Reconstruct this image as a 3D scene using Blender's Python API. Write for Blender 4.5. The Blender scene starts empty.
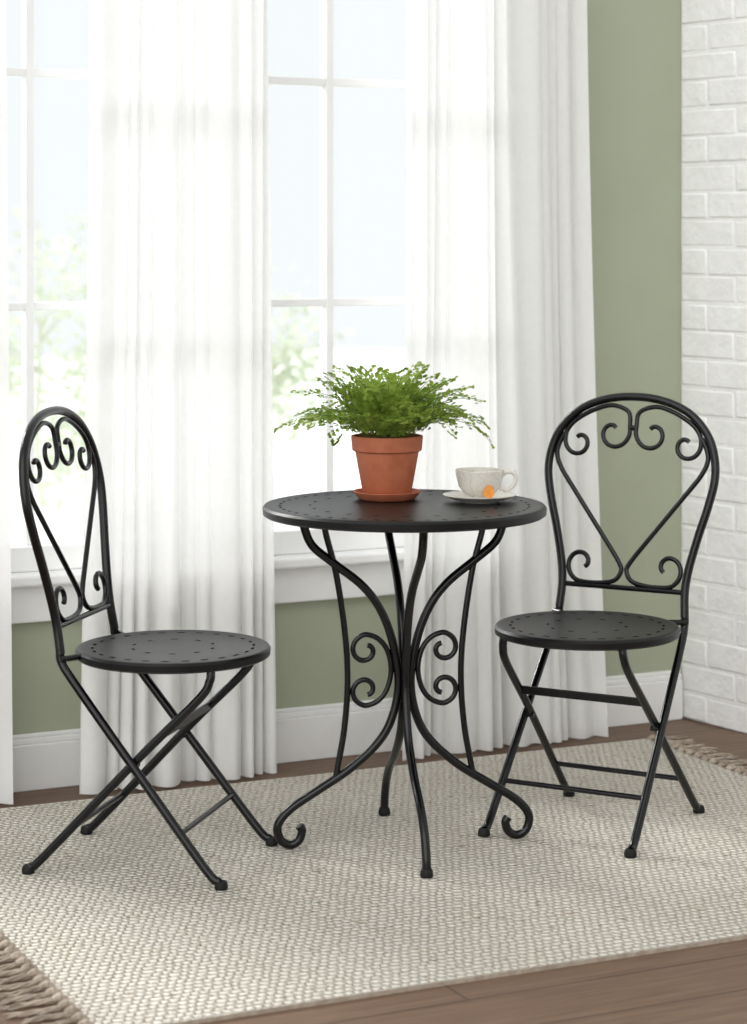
import bpy, bmesh, math, random
from mathutils import Vector, Matrix
random.seed(7)
PI = math.pi
C = bpy.context.scene.collection
TH = math.radians(26)
CT, ST = math.cos(TH), math.sin(TH)
CAMX, CAMY, CAMH, FPX, HOR = -3.458, -5.201, 1.30, 2300.0, 235.0

def W(X, Y):                       # camera-aligned plan coordinates -> room coordinates
    return (CAMX + X*CT + Y*ST, CAMY - X*ST + Y*CT)
def a_at(px, b):                   # distance along the back wall seen at a photo column, b metres behind its face
    r = (px-373.5)/FPX
    t = (b-CAMY)/(CT-ST*r)
    return CAMX + t*(ST+CT*r)

# ------------------------------------------------------------------ helpers
class MB:
    def __init__(s): s.v=[]; s.f=[]; s.m=[]
    def add(s, vs, fs, mi=0):
        o=len(s.v); s.v+= [tuple(p) for p in vs]
        for f in fs: s.f.append(tuple(i+o for i in f)); s.m.append(mi)
    def box(s, x0,x1,y0,y1,z0,z1, mi=0):
        s.add([(x0,y0,z0),(x1,y0,z0),(x1,y1,z0),(x0,y1,z0),(x0,y0,z1),(x1,y0,z1),(x1,y1,z1),(x0,y1,z1)],
              [(3,2,1,0),(4,5,6,7),(0,1,5,4),(1,2,6,5),(2,3,7,6),(3,0,4,7)], mi)
    def lathe(s, prof, seg=64, c=(0,0,0), mi=0):
        vs=[]; fs=[]; rings=[]
        for r,z in prof:
            if r<1e-6:
                rings.append([len(vs)]); vs.append((c[0],c[1],c[2]+z))
            else:
                b=len(vs); rings.append(list(range(b,b+seg)))
                for k in range(seg):
                    a=2*PI*k/seg; vs.append((c[0]+r*math.cos(a),c[1]+r*math.sin(a),c[2]+z))
        for A,B in zip(rings,rings[1:]):
            for k in range(seg):
                k2=(k+1)%seg
                if len(A)==1 and len(B)==1: break
                if len(A)==1: fs.append((A[0],B[k2],B[k]))
                elif len(B)==1: fs.append((A[k],A[k2],B[0]))
                else: fs.append((A[k],A[k2],B[k2],B[k]))
        s.add(vs,fs,mi)
    def tube(s, pts, r, seg=10, closed=False, mi=0, r2=None):
        P=[Vector(p) for p in pts]; n=len(P)
        T=[]
        for i in range(n):
            if closed: d=P[(i+1)%n]-P[i-1]
            else: d=P[min(i+1,n-1)]-P[max(i-1,0)]
            T.append(d.normalized())
        up=Vector((0,0,1)) if abs(T[0].z)<.9 else Vector((1,0,0))
        N=(up-T[0]*up.dot(T[0])).normalized()
        vs=[]; fs=[]
        for i in range(n):
            if i: 
                N=N-T[i]*N.dot(T[i]); N.normalize()
            B=T[i].cross(N)
            rr=r if r2 is None else r+(r2-r)*i/(n-1)
            for k in range(seg):
                a=2*PI*k/seg; vs.append(P[i]+(N*math.cos(a)+B*math.sin(a))*rr)
        for i in range(n if closed else n-1):
            j=(i+1)%n
            for k in range(seg):
                k2=(k+1)%seg; fs.append((i*seg+k,i*seg+k2,j*seg+k2,j*seg+k))
        if not closed:
            fs.append(tuple(range(seg-1,-1,-1))); fs.append(tuple(range((n-1)*seg,n*seg)))
        s.add(vs,fs,mi)
    def build(s, name, mats, parent=None, smooth=True, bevel=0, recalc=True, angle=38):
        me=bpy.data.meshes.new(name); me.from_pydata(s.v,[],s.f)
        if not isinstance(mats,(list,tuple)): mats=[mats]
        for m in mats: me.materials.append(m)
        me.polygons.foreach_set('material_index', s.m)
        if recalc:
            bm=bmesh.new(); bm.from_mesh(me); bmesh.ops.recalc_face_normals(bm,faces=bm.faces[:]); bm.to_mesh(me); bm.free()
        if smooth:
            me.polygons.foreach_set('use_smooth',[True]*len(me.polygons)); me.set_sharp_from_angle(angle=math.radians(angle))
        me.update()
        o=bpy.data.objects.new(name,me); C.objects.link(o)
        if parent: o.parent=parent
        if bevel:
            b=o.modifiers.new('Bevel','BEVEL'); b.width=bevel; b.segments=2; b.limit_method='ANGLE'
        return o

def cr(pts, n=8):
    P=[Vector(p) for p in pts]; out=[]
    E=[P[0]*2-P[1]]+P+[P[-1]*2-P[-2]]
    for i in range(1,len(E)-2):
        p0,p1,p2,p3=E[i-1],E[i],E[i+1],E[i+2]
        for k in range(n):
            t=k/n
            out.append(.5*((2*p1)+(p2-p0)*t+(2*p0-5*p1+4*p2-p3)*t*t+(3*p1-p0-3*p2+p3)*t**3))
    out.append(P[-1]); return out

def tag(o, label, cat, group=None):
    o['label']=label; o['category']=cat
    if group: o['group']=group
    return o
def thing(name,label,cat,loc=(0,0,0),rz=0,group=None):
    o=bpy.data.objects.new(name,None); C.objects.link(o); o.location=loc; o.rotation_euler=(0,0,rz); o.empty_display_size=.1
    return tag(o,label,cat,group)
def struct(o): o['kind']='structure'; return o
def dup(root):
    def cp(o,par):
        c=o.copy(); C.objects.link(c)
        if par: c.parent=par
        for ch in list(o.children): cp(ch,c)
        return c
    return cp(root,None)

# ------------------------------------------------------------------ materials
def mat(name): 
    m=bpy.data.materials.new(name); m.use_nodes=True
    nt=m.node_tree; return m,nt,nt.nodes['Principled BSDF'],nt.nodes['Material Output']
def N(nt,t,**k):
    n=nt.nodes.new(t)
    for a,b in k.items(): setattr(n,a,b)
    return n
def L(nt,a,b): nt.links.new(a,b)
def coords(nt): return N(nt,'ShaderNodeTexCoord').outputs['Object']
def noise(nt,vec,scale,detail=3,rough=.5):
    n=N(nt,'ShaderNodeTexNoise'); n.inputs['Scale'].default_value=scale; n.inputs['Detail'].default_value=detail; n.inputs['Roughness'].default_value=rough
    if vec: L(nt,vec,n.inputs['Vector'])
    return n.outputs['Fac']
def ramp(nt,fac,stops):
    r=N(nt,'ShaderNodeValToRGB'); e=r.color_ramp.elements
    while len(e)<len(stops): e.new(.5)
    for i,(p,c) in enumerate(stops): e[i].position=p; e[i].color=(*c,1)
    L(nt,fac,r.inputs['Fac']); return r.outputs['Color']
def bump(nt,h,dist,bsdf,strength=1):
    b=N(nt,'ShaderNodeBump'); b.inputs['Distance'].default_value=dist; b.inputs['Strength'].default_value=strength
    L(nt,h,b.inputs['Height']); L(nt,b.outputs['Normal'],bsdf.inputs['Normal'])
def math_(nt,op,a,b=None):
    n=N(nt,'ShaderNodeMath',operation=op)
    for i,x in enumerate((a,b)):
        if x is None: continue
        if isinstance(x,(int,float)): n.inputs[i].default_value=x
        else: L(nt,x,n.inputs[i])
    return n.outputs[0]
def simple(name,c0,c1,scale,rough=.5,bd=0,bs=200,metal=0,spec=.5):
    m,nt,p,o=mat(name); v=coords(nt)
    L(nt,ramp(nt,noise(nt,v,scale),[(.35,c0),(.65,c1)]),p.inputs['Base Color'])
    p.inputs['Roughness'].default_value=rough; p.inputs['Metallic'].default_value=metal; p.inputs['Specular IOR Level'].default_value=spec
    if bd: bump(nt,noise(nt,v,bs,2),bd,p)
    return m
M_iron=simple('black_iron',(.002,.002,.0025),(.004,.004,.0045),40,.20,.0003,350,spec=.42)
M_plate=simple('black_plate',(.003,.003,.0035),(.007,.007,.0075),25,.40,.0004,300,spec=.32)
M_hole=simple('pierced_dark',(.0005,.0005,.0005),(.001,.001,.001),50,.9,spec=.02)
M_rubber=simple('rubber',(.005,.005,.005),(.009,.009,.009),60,.6,spec=.3)
M_green=simple('sage_paint',(.378,.410,.305),(.393,.426,.319),6,.75,.0004,250,spec=.25)
M_white=simple('white_paint',(.82,.82,.815),(.86,.86,.855),8,.45)
M_brick=simple('white_brick',(.87,.87,.864),(.93,.93,.924),16,.65,.0042,40)
M_mortar=simple('mortar',(.88,.88,.872),(.93,.93,.922),30,.8,.002,120)
M_terra=simple('terracotta',(.47,.132,.060),(.54,.170,.085),30,.7,.0002,250)
M_soil=simple('soil',(.02,.013,.008),(.06,.04,.025),120,.95,.004,180)
M_stem=simple('stem',(.10,.15,.032),(.17,.21,.06),60,.6)
M_ceramic_sc=simple('ceramic',(.68,.65,.59),(.74,.71,.65),60,.22)
M_string=simple('string',(.75,.72,.65),(.8,.78,.7),90,.9)
M_tag=simple('orange_tag',(.80,.26,.03),(.88,.36,.07),120,.6)
M_bark=simple('bark',(.66,.67,.58),(.74,.75,.67),30,.9)
M_ground=simple('pale_ground',(.86,.88,.85),(.92,.93,.90),2,.9)
M_fringe=simple('fringe_yarn',(.30,.245,.195),(.55,.47,.385),45,.95,.001,300)
M_rugedge=simple('rug_binding',(.34,.28,.22),(.46,.395,.32),60,.95,.001,300)

# embossed cup glaze
m,nt,p,o=mat('embossed_ceramic'); v=coords(nt)
wv=N(nt,'ShaderNodeTexNoise'); wv.inputs['Scale'].default_value=52; wv.inputs['Detail'].default_value=0; L(nt,v,wv.inputs['Vector'])
ab=math_(nt,'ABSOLUTE',math_(nt,'SUBTRACT',wv.outputs['Fac'],.5))
L(nt,ramp(nt,ab,[(.005,(.655,.625,.56)),(.030,(.765,.735,.67))]),p.inputs['Base Color'])
p.inputs['Roughness'].default_value=.25; bump(nt,math_(nt,'MINIMUM',ab,.04),.016,p); M_cup=m

# wood planks
m,nt,p,o=mat('walnut_planks'); v=coords(nt)
br=N(nt,'ShaderNodeTexBrick'); br.offset=.37
for k,x in (('Scale',1),('Mortar Size',.0020),('Brick Width',1.6),('Row Height',.16),('Mortar Smooth',.3)): br.inputs[k].default_value=x
br.inputs['Color1'].default_value=(0,0,0,1); br.inputs['Color2'].default_value=(1,1,1,1); br.inputs['Mortar'].default_value=(.5,.5,.5,1)
L(nt,v,br.inputs['Vector'])
mp=N(nt,'ShaderNodeMapping'); mp.inputs['Scale'].default_value=(1.5,22,1); L(nt,v,mp.inputs['Vector'])
g=noise(nt,mp.outputs['Vector'],3.5,6,.6)
f=math_(nt,'ADD',math_(nt,'MULTIPLY',g,.75),math_(nt,'MULTIPLY',br.outputs['Color'],.16))
base=ramp(nt,f,[(.2,(.092,.054,.035)),(.5,(.172,.108,.072)),(.8,(.256,.170,.119))])
mx=N(nt,'ShaderNodeMixRGB'); L(nt,br.outputs['Fac'],mx.inputs['Fac']); L(nt,base,mx.inputs[1]); mx.inputs[2].default_value=(.062,.039,.027,1)
L(nt,mx.outputs[0],p.inputs['Base Color']); p.inputs['Roughness'].default_value=.5; p.inputs['Specular IOR Level'].default_value=.22
bump(nt,math_(nt,'SUBTRACT',math_(nt,'MULTIPLY',g,.3),br.outputs['Fac']),.0010,p); M_wood=m

# woven rug
m,nt,p,o=mat('woven_wool'); v=coords(nt)
nz=N(nt,'ShaderNodeTexNoise'); nz.inputs['Scale'].default_value=28; nz.inputs['Detail'].default_value=2; L(nt,v,nz.inputs['Vector'])
vm=N(nt,'ShaderNodeVectorMath',operation='MULTIPLY_ADD'); L(nt,nz.outputs['Color'],vm.inputs[0]); vm.inputs[1].default_value=(.022,.012,0); L(nt,v,vm.inputs[2])
sx=N(nt,'ShaderNodeSeparateXYZ'); L(nt,vm.outputs[0],sx.inputs[0])
row=math_(nt,'DIVIDE',sx.outputs['Y'],.0180)
par=math_(nt,'MULTIPLY',math_(nt,'FLOOR',row),.5)
cx=math_(nt,'ADD',math_(nt,'DIVIDE',sx.outputs['X'],.0180),par)
hx=math_(nt,'POWER',math_(nt,'ABSOLUTE',math_(nt,'SINE',math_(nt,'MULTIPLY',cx,PI))),.45)
hy=math_(nt,'POWER',math_(nt,'ABSOLUTE',math_(nt,'SINE',math_(nt,'MULTIPLY',row,PI))),.6)
h=math_(nt,'MULTIPLY',hx,hy)
col=ramp(nt,h,[(.0,(.385,.340,.278)),(.30,(.638,.590,.518)),(.7,(.755,.712,.642))])  # crevices between nubs coloured darker, imitating occlusion shade
fl=ramp(nt,noise(nt,v,60,2,.6),[(.28,(.66,.59,.50)),(.39,(1,1,1))])
big=ramp(nt,noise(nt,v,3,2),[(.3,(.92,.91,.89)),(.7,(1,1,1))])
m1=N(nt,'ShaderNodeMixRGB',blend_type='MULTIPLY'); m1.inputs['Fac'].default_value=1; L(nt,col,m1.inputs[1]); L(nt,fl,m1.inputs[2])
m2=N(nt,'ShaderNodeMixRGB',blend_type='MULTIPLY'); m2.inputs['Fac'].default_value=1; L(nt,m1.outputs[0],m2.inputs[1]); L(nt,big,m2.inputs[2])
L(nt,m2.outputs[0],p.inputs['Base Color']); p.inputs['Roughness'].default_value=.95; p.inputs['Specular IOR Level'].default_value=.1
bump(nt,h,.0085,p); M_rug=m

def leafy(name,c0,c1,scale,tf):
    m,nt,p,o=mat(name); v=coords(nt); col=ramp(nt,noise(nt,v,scale),[(.3,c0),(.7,c1)])
    L(nt,col,p.inputs['Base Color']); p.inputs['Roughness'].default_value=.5; p.inputs['Specular IOR Level'].default_value=.25
    t=N(nt,'ShaderNodeBsdfTranslucent'); L(nt,col,t.inputs['Color'])
    mx=N(nt,'ShaderNodeMixShader'); mx.inputs[0].default_value=tf
    L(nt,p.outputs[0],mx.inputs[1]); L(nt,t.outputs[0],mx.inputs[2]); L(nt,mx.outputs[0],o.inputs['Surface']); return m
M_fern=leafy('fern_leaf',(.225,.355,.047),(.49,.62,.145),22,.45)
M_leaf=leafy('garden_leaf',(.64,.70,.55),(.74,.78,.66),5,.5)  # washed-out leaf colour imitates overexposed daylight

# sheer cloth
m,nt,p,o=mat('sheer_voile'); v=coords(nt)
col=ramp(nt,noise(nt,v,60),[(.3,(.88,.88,.875)),(.7,(.905,.905,.90))])
d=N(nt,'ShaderNodeBsdfDiffuse'); t=N(nt,'ShaderNodeBsdfTranslucent'); L(nt,col,d.inputs['Color']); L(nt,col,t.inputs['Color'])
mx=N(nt,'ShaderNodeMixShader'); mx.inputs[0].default_value=.225; L(nt,d.outputs[0],mx.inputs[1]); L(nt,t.outputs[0],mx.inputs[2])
tr=N(nt,'ShaderNodeBsdfTransparent'); m2=N(nt,'ShaderNodeMixShader'); m2.inputs[0].default_value=.07
L(nt,mx.outputs[0],m2.inputs[1]); L(nt,tr.outputs[0],m2.inputs[2]); L(nt,m2.outputs[0],o.inputs['Surface']); nt.nodes.remove(p); M_voile=m
# window glass
m,nt,p,o=mat('pane_glass'); tr=N(nt,'ShaderNodeBsdfTransparent'); gl=N(nt,'ShaderNodeBsdfGlossy'); gl.inputs['Roughness'].default_value=.02
tr.inputs['Color'].default_value=(.965,.975,.98,1)
mx=N(nt,'ShaderNodeMixShader'); mx.inputs[0].default_value=.01; L(nt,tr.outputs[0],mx.inputs[1]); L(nt,gl.outputs[0],mx.inputs[2]); L(nt,mx.outputs[0],o.inputs['Surface']); nt.nodes.remove(p); M_glass=m

# ------------------------------------------------------------------ room
AL, AR, ZB, ZT = -3.05, -.565, .508, 2.31
b=MB(); b.box(-4.6,.75,-6.2,.12,-.08,0); struct(b.build('floor',M_wood,smooth=False))
b=MB()
b.box(-4.6,.0,0,.14,0,ZB-.03); b.box(-4.6,.0,0,.14,ZT,2.6); b.box(-4.6,AL,0,.14,ZB-.03,ZT); b.box(AR,.0,0,.14,ZB-.03,ZT)
struct(b.build('wall_back',M_green,smooth=False))
b=MB(); b.box(.0018,.14,-3.0,.14,0,2.6,1)
ph=.0745; rows=int(2.6/ph)
for r in range(rows):
    y=-(0 if r%2 else .105)
    if r%2==0: b.box(-.002*random.random(),.02,-.098,-.001,r*ph+.003,r*ph+ph-.004)
    while y>-2.85:
        L0=.21+random.uniform(-.006,.006)
        d=-.0006+random.uniform(-.0016,.0016); j=random.uniform(-.0025,.0025)
        b.box(d,.02,y-L0+.008,y,r*ph+.0025+j,(r+1)*ph-.0035+j+random.uniform(-.001,.001)); y-=L0
wr=struct(b.build('wall_right',[M_brick,M_mortar],smooth=True,bevel=.005)); wr.rotation_euler=(0,0,math.radians(9))
b=MB()
b.box(-4.6,-.006,-.018,0,0,.108); b.box(-4.6,-.006,-.013,0,.108,.122); b.box(-4.6,-.006,-.008,0,.122,.132)
struct(b.build('baseboard_back',M_white,smooth=False,bevel=.003))

win=bpy.data.objects.new('window_1',None); C.objects.link(win); struct(win)
b=MB(); fw=.075; GB=.03
b.box(AL,AL+fw,GB-.02,GB+.08,ZB,ZT); b.box(AR-fw,AR,GB-.02,GB+.08,ZB,ZT)
b.box(AL+fw,AR-fw,GB-.02,GB+.08,ZB,ZB+.060); b.box(AL+fw,AR-fw,GB-.02,GB+.08,ZT-.075,ZT)
b.build('window_frame',M_white,win,smooth=False,bevel=.004)
a0=a_at(327,GB+.02)
for k in range(-5,1):
    a=a0+.39*k; w=.0100
    b=MB(); b.box(a-w,a+w,GB,GB+.042,ZB+.060,ZT-.075); b.build('muntin',M_white,win,smooth=False,bevel=.003)
for z in (1.131,1.684):
    b=MB(); b.box(AL+fw,AR-fw,GB+.004,GB+.036,z-.0100,z+.0100); b.build('muntin',M_white,win,smooth=False,bevel=.003)
b=MB(); b.box(AL+fw,AR-fw,GB+.020,GB+.024,ZB+.060,ZT-.075); b.build('pane',M_glass,win,smooth=False)
b=MB(); b.box(AL-.05,AR+.05,-.052,.13,ZB-.026,ZB); b.build('window_sill',M_white,win,smooth=False,bevel=.006)
b=MB(); b.box(AL-.02,AR+.02,-.022,0,ZB-.114,ZB-.026); b.build('apron',M_white,win,smooth=False,bevel=.004)

# outside
b=MB(); b.box(-16,12,.16,26,-.5,-.42); struct(b.build('ground',M_ground,smooth=False))
def tree(X,Y,z0,rx,rz,n,label):
    x,y=W(X,Y); t=thing('tree',label,'tree',(x,y,-.42))
    b=MB(); zt=z0+.42
    b.tube(cr([(.03,0,0),(0,.02,zt*.5),(.02,0,zt),(0,0,zt+rz*.7)],6),.022,8,r2=.008)
    ends=[]
    for k in range(26):
        a=random.uniform(0,2*PI); e=random.uniform(-.9,1); q=random.uniform(.5,.95)
        p=Vector((math.cos(a)*rx*q*math.sqrt(1-e*e*.7),math.sin(a)*rx*q*math.sqrt(1-e*e*.7),zt+e*rz*q))
        s=Vector((.01,0,zt+e*rz*.3-.15)); b.tube(cr([s,(s+p)/2+Vector((0,0,.05)),p],5),.007,6,r2=.003); ends.append((s,p))
    b.build('trunk',M_bark,t)
    l=MB()
    for k in range(n):
        s,p=random.choice(ends); q=s.lerp(p,random.uniform(.35,1.1))+Vector((random.gauss(0,.10),random.gauss(0,.10),random.gauss(0,.10)))
        d=Vector((random.gauss(0,1),random.gauss(0,1),random.gauss(-.2,.8))).normalized(); u=d.orthogonal().normalized(); u=Matrix.Rotation(random.uniform(0,6.28),3,d)@u
        Ls=random.uniform(.06,.10); w=Ls*.5
        l.add([q,q+d*Ls*.5+u*w*.5,q+d*Ls,q+d*Ls*.5-u*w*.5],[(0,1,2,3)])
    l.build('foliage',M_leaf,t,smooth=False,recalc=False)
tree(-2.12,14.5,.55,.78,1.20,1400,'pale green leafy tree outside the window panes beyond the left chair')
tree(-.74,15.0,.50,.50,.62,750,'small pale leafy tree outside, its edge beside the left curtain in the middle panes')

# ------------------------------------------------------------------ curtains
def curtain(t0,t1,b0,b1,label,seed,lam):
    rnd=random.Random(seed); bb=-.130; nx,nz=320,60
    ph1,ph2,ph3,ph4=[rnd.uniform(0,6.28) for _ in range(4)]
    A0,A1=a_at(t0,bb),a_at(t1,bb); B0,B1=a_at(b0,bb),a_at(b1,bb); w=A1-A0
    vs=[]; fs=[]
    for j in range(nz+1):
        q=j/nz; z=2.34-(2.34-.008)*q
        s=min(1,max(0,(2.0-z)/2.0)); s=s**1.5
        for i in range(nx+1):
            u=i/nx
            x=(A0+(B0-A0)*s)*(1-u)+(A1+(B1-A1)*s)*u
            k=u*w/lam*2*PI
            warp=2.0*math.sin(k*.27+ph1+.6*q)+1.3*math.sin(k*.13+ph2+q*1.6)+.25*math.sin(q*5+k*.4+ph4)
            am=.0084+.0070*math.sin(k*.19+ph3+1.2*q)+.006*q
            y=bb+am*math.sin(k+warp)+.012*math.sin(k*.25+ph2+q*1.2)+.007*math.sin(k*.51+ph4-q*1.5)
            y=min(y,-.064)
            vs.append((x+.004*math.cos(k+warp)*(.4+.6*q),y,z))
    for j in range(nz):
        for i in range(nx):
            a=j*(nx+1)+i; fs.append((a,a+1,a+nx+2,a+nx+1))
    m=MB(); m.add(vs,fs); o=m.build('curtain',M_voile,None,recalc=False,angle=180)
    tag(o,label,'curtain','white sheer curtains at the window')
curtain(89,268,78,275,'white sheer curtain hanging between the left chair and the plant',3,.043)
curtain(404,584,398,606,'white sheer curtain hanging behind the teacup and the right chair',11,.044)
curtain(-150,4,-160,11,'white sheer curtain at the far left, only its edge showing beside the window',5,.05)

# ------------------------------------------------------------------ rug
RZ=.008
rx,ry=W(.129,4.810); rug=thing('rug','cream woven rug with brown tasselled ends under the bistro set','rug',(rx,ry,0),math.radians(25)-TH)
b=MB(); hx_,hy_=.978,.7475; b.box(-hx_,hx_,-hy_,hy_,0,RZ)
for i in range(len(b.f)):
    if i not in (1,): b.m[i]=1
b.build('woven_field',[M_rug,M_rugedge],rug,smooth=False)
for s in (-1,1):
    f=MB(); n=42
    for k in range(n):
        y=-hy_+.012+(2*hy_-.024)*k/(n-1); y2=y+random.uniform(-.010,.010); Lq=random.uniform(.080,.105)
        kn=[(s*(hx_-.004),y,.007),(s*(hx_+.004),y,.0085),(s*(hx_+.010),y,.0105),(s*(hx_+.016),y,.0105),(s*(hx_+.022),y,.0080)]
        f.tube(kn[:3],.0050,8,r2=.0092); f.tube(kn[2:],.0092,8,r2=.0050)
        ph0=random.uniform(0,6)
        for q in range(4):                      # loose twisted yarns fraying apart towards the tip
            pts=[]
            for i in range(11):
                u=i/10; a=ph0+q*PI/2+u*5; rr=.0028+.005*u
                pts.append((s*(hx_+.014+Lq*u*(1-.06*q)),y+(y2-y)*u+.004*math.sin(u*4+ph0)+rr*math.cos(a),max(.0030,.0066+.0030*math.sin(a)-.003*u)))
            f.tube(pts,.0025,6,r2=.0016)
    f.build('fringe',M_fringe,rug)

# ------------------------------------------------------------------ pierced round plate
def plate(mb,R,z,th,rings,sz):
    mb.lathe([(0,z-th*.7),(R-.014,z-th*.7),(R-.006,z-th),(R,z-th+.004),(R+.001,z-.004),(R-.003,z+.001),(R-.009,z+.002),(R-.014,z),(0,z)],96)
    for r,n,w,l,off in rings:
        for k in range(n):
            a=2*PI*(k+off)/n; c,s=math.cos(a),math.sin(a)
            q=[(-l,-w),(l,-w),(l,w),(-l,w)]
            mb.add([((r+u)*c-v*s,(r+u)*s+v*c,z+.0005) for u,v in q],[(0,1,2,3)],1)

# ------------------------------------------------------------------ table
tx,ty=W(.0657,4.876); TS=.719
table=thing('bistro_table','round black wrought iron bistro table with four scrolled legs','table',(tx,ty,RZ+.0004),math.radians(9.5)-TH)
b=MB(); plate(b,.300,TS,.021,[(.264,48,.0060,.003,0),(.200,20,.006,.003,.5)],0)
b.build('tabletop',[M_plate,M_hole],table,recalc=False)
prof=[(.219,.707),(.214,.675),(.196,.636),(.150,.598),(.092,.552),(.053,.501),(.026,.431),(.0130,.345),(.026,.272),(.056,.219),(.115,.166),(.183,.123)]
curl=[(.243,.085),(.270,.052),(.265,.022),(.245,.0095),(.226,.018),(.219,.038),(.225,.049)]
plain=[(.226,.082),(.246,.040),(.2505,.0125)]
for k in range(4):
    a=k*PI/2; c,s=math.cos(a),math.sin(a)
    b=MB(); b.tube([(p.x*c,p.x*s,p.y) for p in cr([(r,z,0) for r,z in prof+(plain if k%2 else curl)],8)],.0092,12); lg=b.build('leg',M_iron,table)
    if k%2:
        f=MB(); f.lathe([(0,0),(.0125,0),(.0135,.004),(.0125,.012),(.010,.017),(0,.017)],20,c=(.251*c,.251*s,0)); f.build('foot_cap',M_rubber,lg)
b=MB(); b.tube([(.215*math.cos(2*PI*k/64),.215*math.sin(2*PI*k/64),.699) for k in range(64)],.006,8,closed=True); b.build('support_ring',M_iron,table)
def arc(cx,cy,r0,r1,a0,a1,n):
    return [(cx+(r0+(r1-r0)*i/n)*math.cos(math.radians(a0+(a1-a0)*i/n)),cy+(r0+(r1-r0)*i/n)*math.sin(math.radians(a0+(a1-a0)*i/n)),0) for i in range(n+1)]
brace=[(.176,.704),(.168,.66),(.147,.579),(.129,.463),(.122,.357),(.129,.251),(.147,.150)]
for s in (-1,1):
    b=MB(); b.tube([(s*p.x,0,p.y) for p in cr([(r,z,0) for r,z in brace],8)],.0068,10); b.build('brace',M_iron,table)
    # open C scroll: its back lies on the leg, its two curls reach the brace
    upper=[(p[0],p[1]) for p in arc(.0835,.4140,.011,.0330,-250,95,12)]+[(.056,.437),(.037,.412)]
    lower=[(r,.744-z) for r,z in upper]
    b=MB(); b.tube([(s*p.x,0,p.y) for p in cr([(r,z,0) for r,z in upper+[(.029,.372)]+lower[::-1]],6)],.0058,10); b.build('scroll',M_iron,table)

# ------------------------------------------------------------------ chair
def make_chair():
    t=thing('bistro_chair','','chair',(0,0,0),0,'black folding bistro chairs at the table')
    SZ=.442
    b=MB(); plate(b,.200,SZ,.020,[(.166,26,.0080,.003,0),(.085,10,.0065,.003,.5)],0)
    b.build('seat',[M_plate,M_hole],t,recalc=False)
    def yb(z): return .186+(z-.44)*.170           # leaning back plane
    hoop=[(.152,.445),(.149,.50),(.155,.55),(.172,.62),(.192,.69),(.2035,.75),(.198,.802),(.178,.847),(.140,.886),(.094,.909),(.047,.920),(0,.923)]
    full=[(-p,z) for p,z in hoop]+[(p,z) for p,z in hoop[::-1][1:]]
    def onback(pts,n=8): return [(p.x,yb(p.y),p.y) for p in cr([(a,c,0) for a,c in pts],n)]
    b=MB(); b.tube(onback(full),.0095,12); b.build('back_hoop',M_iron,t)
    b=MB(); b.tube([(-.150,yb(.498),.498),(.150,yb(.498),.498)],.006,10); b.build('back_rail',M_iron,t)
    for s in (-1,1):
        # V bar: leaves the crown scroll at the side of the hoop, runs straight down to the middle, turns out into the bottom curl
        j=[(-.167,.836),(-.180,.812),(-.184,.786),(-.170,.754),(-.132,.705),(-.090,.652),(-.048,.599),(-.015,.556),(-.0065,.535),(-.022,.513),(-.060,.505)]
        j+=[(p[0],p[1]) for p in arc(-.104,.546,.041,.011,-85,-400,12)]
        b=MB(); b.tube(onback([(s*p,z) for p,z in j],6),.0056,10); b.build('heart_scroll',M_iron,t)
        c=[(p[0],p[1]) for p in arc(-.131,.818,.011,.035,120,-185,11)]
        c+=[(-.162,.843),(-.142,.866),(-.102,.889),(-.055,.902),(-.014,.889)]
        c+=[(p[0],p[1]) for p in arc(-.0485,.842,.043,.012,20,-300,12)]
        b=MB(); b.tube(onback([(s*p,z) for p,z in c],5),.0054,10); b.build('top_scroll',M_iron,t)
    b=MB(); b.tube([(-.008,yb(.853),.853),(.008,yb(.853),.853)],.0060,10); b.build('scroll_clip',M_iron,t)
    def leg(pts,foot):
        b=MB(); b.tube(cr(pts,6),.0090,12); o=b.build('leg',M_iron,t)
        f=MB(); f.lathe([(0,0),(.0125,0),(.0135,.004),(.0125,.012),(.010,.016),(0,.016)],20,c=foot); f.build('rubber_foot',M_rubber,o)
    for s in (-1,1):
        leg([(s*.152,yb(.455),.455),(s*.153,.184,.428),(s*.157,.150,.382),(s*.164,-.002,.192),(s*.169,-.128,.035),(s*.170,-.156,.0125)],(s*.170,-.160,0))
        leg([(s*.138,-.128,.424),(s*.141,-.126,.402),(s*.144,-.104,.366),(s*.148,.014,.250),(s*.157,.222,.034),(s*.159,.250,.0125)],(s*.159,.254,0))
        b=MB(); b.tube([(s*.165,.027,.229),(s*.139,.027,.229)],.0065,10); b.build('pivot_bolt',M_iron,t)
        b=MB(); b.tube([(s*.162,.182,.436),(s*.118,.150,.436)],.0065,10); b.build('seat_bracket',M_iron,t)
    b=MB(); b.tube([(-.167,-.074,.102),(.167,-.074,.102)],.0058,10); b.build('stretcher',M_iron,t)
    b=MB(); b.tube([(-.155,.168,.092),(.155,.168,.092)],.0058,10); b.build('stretcher',M_iron,t)
    b=MB(); b.box(-.147,.147,-.035,-.029,.286,.304); b.build('cross_bar',M_iron,t,smooth=False,bevel=.002)
    b=MB(); b.tube([(-.140,-.126,.424),(.140,-.126,.424)],.0065,10); b.build('hinge_bar',M_iron,t)
    return t
ch=make_chair()
x,y=W(-.413,4.745); ch.location=(x,y,RZ+.0008); ch.rotation_euler=(0,0,math.radians(-14.5-26+90))
ch['label']='black folding iron chair left of the table, turned side-on facing right'
c2=dup(ch); x,y=W(.464,5.0); c2.location=(x,y,RZ+.0008); c2.rotation_euler=(0,0,math.radians(240.6-26+90))
c2['label']='black folding iron chair right of the table, its scrolled heart back seen from the front'

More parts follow.
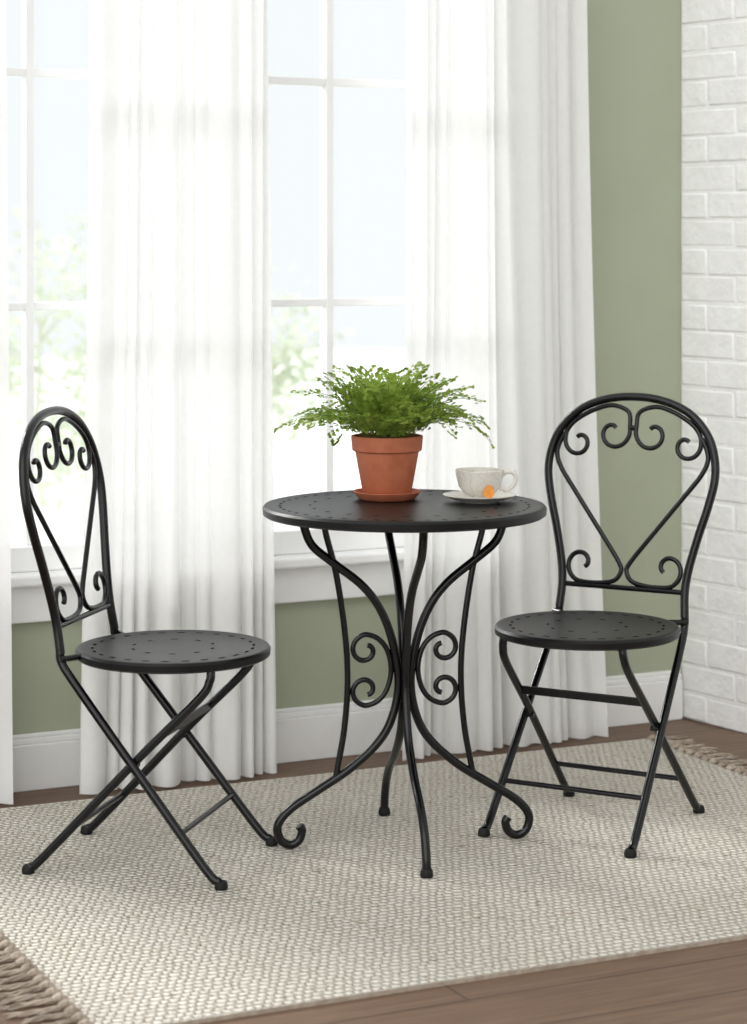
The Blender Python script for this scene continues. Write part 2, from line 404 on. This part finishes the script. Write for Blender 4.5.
# ------------------------------------------------------------------ things on the table
TZ=RZ+TS+.0004
px,py=W(.0293,4.985)
s=MB(); s.lathe([(0,0),(.058,0),(.062,.002),(.0725,.015),(.074,.017),(.0725,.018),(.069,.016),(.060,.006),(0,.005)],64)
o=s.build('plant_saucer',M_terra); o.location=(px,py,TZ+.0008); tag(o,'shallow terracotta saucer under the fern pot','saucer')
fern=thing('potted_fern','bushy green fern in a terracotta pot on the table','potted plant',(px,py,TZ+.0070))
s=MB(); s.lathe([(0,0),(.049,0),(.052,.003),(.0690,.097),(.0735,.0985),(.0755,.1005),(.078,.128),(.0775,.131),(.073,.132),(.071,.120),(.066,.095),(.048,.02),(0,.018)],72)
s.build('pot',M_terra,fern)
s=MB(); s.lathe([(0,.108),(.03,.116),(.055,.113),(.0685,.108),(.0670,.103),(0,.100)],40); s.build('soil',M_soil,fern)
lf=MB(); st=MB(); rnd=random.Random(34)
def leaflet(q,d,nrm,Ls,w):
    u=d.cross(nrm)
    if u.length<1e-4: u=d.orthogonal()
    u.normalize()
    lf.add([q,q+d*Ls*.28+u*w*.46,q+d*Ls*.72+u*w*.58,q+d*Ls,q+d*Ls*.72-u*w*.58,q+d*Ls*.28-u*w*.46],[(0,1,2,3),(0,3,4,5)])
nf=84
for k in range(nf):
    az=k*2.39996+rnd.uniform(-.3,.3); q=k/nf
    front=max(0,math.cos(az-math.radians(-116))); right=math.cos(az+TH)
    e0=math.radians(90-38*q+rnd.uniform(-8,8)); Lf=(.188+.056*q+rnd.uniform(-.040,.016))*(1+.05*right*q)*(1-.20*front*q)
    droop=math.radians(36+78*q+rnd.uniform(-14,20)-54*front*q)/Lf
    p=Vector((.040*math.cos(az)*math.sqrt(q),.040*math.sin(az)*math.sqrt(q),.112)); n=24; ds=Lf/n; pts=[p.copy()]; dirs=[]
    azc=az
    for i in range(n):
        e=e0-droop*ds*i; azc+=rnd.uniform(-.05,.05)
        d=Vector((math.cos(e)*math.cos(azc),math.cos(e)*math.sin(azc),math.sin(e))); p=p+d*ds; pts.append(p.copy()); dirs.append(d)
    st.tube(pts,.0010,5,r2=.0004)
    for i in range(4,n+1,1):
        f=(i-4)/(n-4); d=dirs[min(i,n-1)]; side=Vector((-math.sin(azc),math.cos(azc),0)); up=side.cross(d)*-1
        pl=.036*(math.sin(PI*(.24+.75*f))**.8)*rnd.uniform(.65,1.15)
        if i==n: leaflet(pts[i],d,up,.009,.009)
        for sg in (-1,1):
            if rnd.random()<.33: continue
            pd=(side*sg*.85+d*.55+up*rnd.uniform(-.22,.32)).normalized()
            m_=max(1,int(pl/.0092)); 
            for j in range(1,m_+1):
                qq=pts[i]+pd*pl*j/m_+Vector((0,0,-.10*pl*(j/m_)**2))
                sz=rnd.uniform(.0080,.0108)*(1-.25*j/m_)
                ds2=up.cross(pd).normalized()
                if j==m_: leaflet(qq,pd,up,sz,sz*1.05)
                for s2 in (-1,1):
                    dd=(pd*.55+ds2*s2*.8+up*rnd.uniform(-.35,.35)).normalized()
                    nn=(up+Vector((rnd.gauss(0,.35),rnd.gauss(0,.35),rnd.gauss(0,.2)))).normalized()
                    leaflet(qq,dd,nn,sz,sz*1.05)
lf.build('foliage',M_fern,fern,smooth=False,recalc=False); st.build('stems',M_stem,fern)

cx_,cy_=W(.2275,4.935)
s=MB(); s.lathe([(0,.001),(.034,.001),(.035,0),(.040,0),(.042,.002),(.062,.007),(.0785,.0145),(.079,.0158),(.077,.0162),(.060,.0098),(.036,.0052),(0,.0048)],64)
o=s.build('tea_saucer',M_ceramic_sc); o.location=(cx_,cy_,TZ+.0006); tag(o,'cream ceramic saucer under the teacup','saucer')
cz=TZ+.0064
cup=thing('teacup','cream ceramic teacup with embossed pattern on its saucer','cup',(cx_,cy_,cz),-TH)
s=MB(); s.lathe([(0,.002),(.022,.002),(.023,0),(.0255,0),(.026,.004),(.0235,.007),(.034,.013),(.0445,.027),(.0495,.044),(.0525,.062),(.0515,.0632),(.050,.062),(.047,.046),(.042,.028),(.031,.016),(0,.012)],64)
s.build('bowl',M_cup,cup)
s=MB(); s.tube(cr([(.047,0,.050),(.056,0,.057),(.068,0,.058),(.0770,0,.049),(.0755,0,.034),(.066,0,.023),(.056,0,.019),(.050,0,.0225),(.042,0,.0225)],6),.0046,10)
s.tube(cr([(.066,0,.057),(.073,0,.0590),(.078,0,.0620)],5),.0034,8,r2=.0022); s.build('handle',M_ceramic_sc,cup)
s=MB(); s.lathe([(0,.043),(.0455,.043),(.0455,.0435),(0,.0435)],40); 
s.build('tea',simple('tea',(.16,.05,.012),(.2,.07,.02),20,.1),cup)
tb=thing('tea_bag','small orange tea bag tag hanging on a string over the teacup rim','tea bag',(cx_,cy_,cz),-TH+math.radians(-80+10))
s=MB(); s.tube(cr([(.040,.000,.046),(.047,0,.060),(.0510,0,.0645),(.0542,0,.062),(.0530,0,.050),(.0528,0,.040),(.0523,0,.034)],5),.0005,5); s.build('string',M_string,tb)
s=MB()
out=[(0,.036),(.006,.0325),(.0115,.024),(.0125,.014),(.007,.0085),(0,.007),(-.007,.0085),(-.0125,.014),(-.0115,.024),(-.006,.0325)]
n=len(out); vs=[(.0515,y,z) for y,z in out]+[(.0525,y,z) for y,z in out]
s.add(vs,[tuple(range(n-1,-1,-1)),tuple(range(n,2*n))]+[(i,(i+1)%n,n+(i+1)%n,n+i) for i in range(n)])
s.build('tag',M_tag,tb,smooth=False)

# ------------------------------------------------------------------ light
# sky: pale and even beyond the window, softer on the room side with an added bright fill patch front-left
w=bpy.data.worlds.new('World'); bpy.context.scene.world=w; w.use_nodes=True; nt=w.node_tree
bg=nt.nodes['Background']; tc=N(nt,'ShaderNodeTexCoord'); sp=N(nt,'ShaderNodeSeparateXYZ'); L(nt,tc.outputs['Generated'],sp.inputs[0])
mr=N(nt,'ShaderNodeMapRange'); mr.inputs['From Min'].default_value=-.3; mr.inputs['From Max'].default_value=.4; mr.inputs['To Min'].default_value=0; mr.inputs['To Max'].default_value=1
L(nt,sp.outputs['Y'],mr.inputs['Value'])
L(nt,ramp(nt,mr.outputs[0],[(0,(.61,.61,.60)),(1,(.940,.962,.970))]),bg.inputs['Color'])
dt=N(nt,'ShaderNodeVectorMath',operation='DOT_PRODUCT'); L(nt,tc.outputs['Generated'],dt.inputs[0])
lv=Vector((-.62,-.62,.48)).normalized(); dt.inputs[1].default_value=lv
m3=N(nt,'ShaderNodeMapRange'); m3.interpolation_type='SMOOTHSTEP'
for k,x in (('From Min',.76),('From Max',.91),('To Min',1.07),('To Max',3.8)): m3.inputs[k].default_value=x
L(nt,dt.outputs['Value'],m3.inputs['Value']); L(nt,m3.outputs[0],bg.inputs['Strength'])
sd=bpy.data.lights.new('sun','SUN'); sd.energy=4.5; sd.angle=math.radians(21); sd.color=(1,.98,.95)
so=bpy.data.objects.new('sun',sd); C.objects.link(so); so.location=(-2,3,4)
so.rotation_euler=Vector((.34,-1,-.64)).to_track_quat('-Z','Y').to_euler()

sc=bpy.context.scene
sc.view_settings.view_transform='Standard'
cd=bpy.data.cameras.new('camera'); co=bpy.data.objects.new('camera',cd); C.objects.link(co)
co.location=(CAMX,CAMY,CAMH); co.rotation_euler=(PI/2,0,-TH)
cd.sensor_fit='VERTICAL'; cd.sensor_height=36; cd.lens=36*FPX/1024; cd.shift_y=-(512-HOR)/1024
cd.dof.use_dof=True; cd.dof.focus_distance=4.85; cd.dof.aperture_fstop=4.0
sc.camera=co
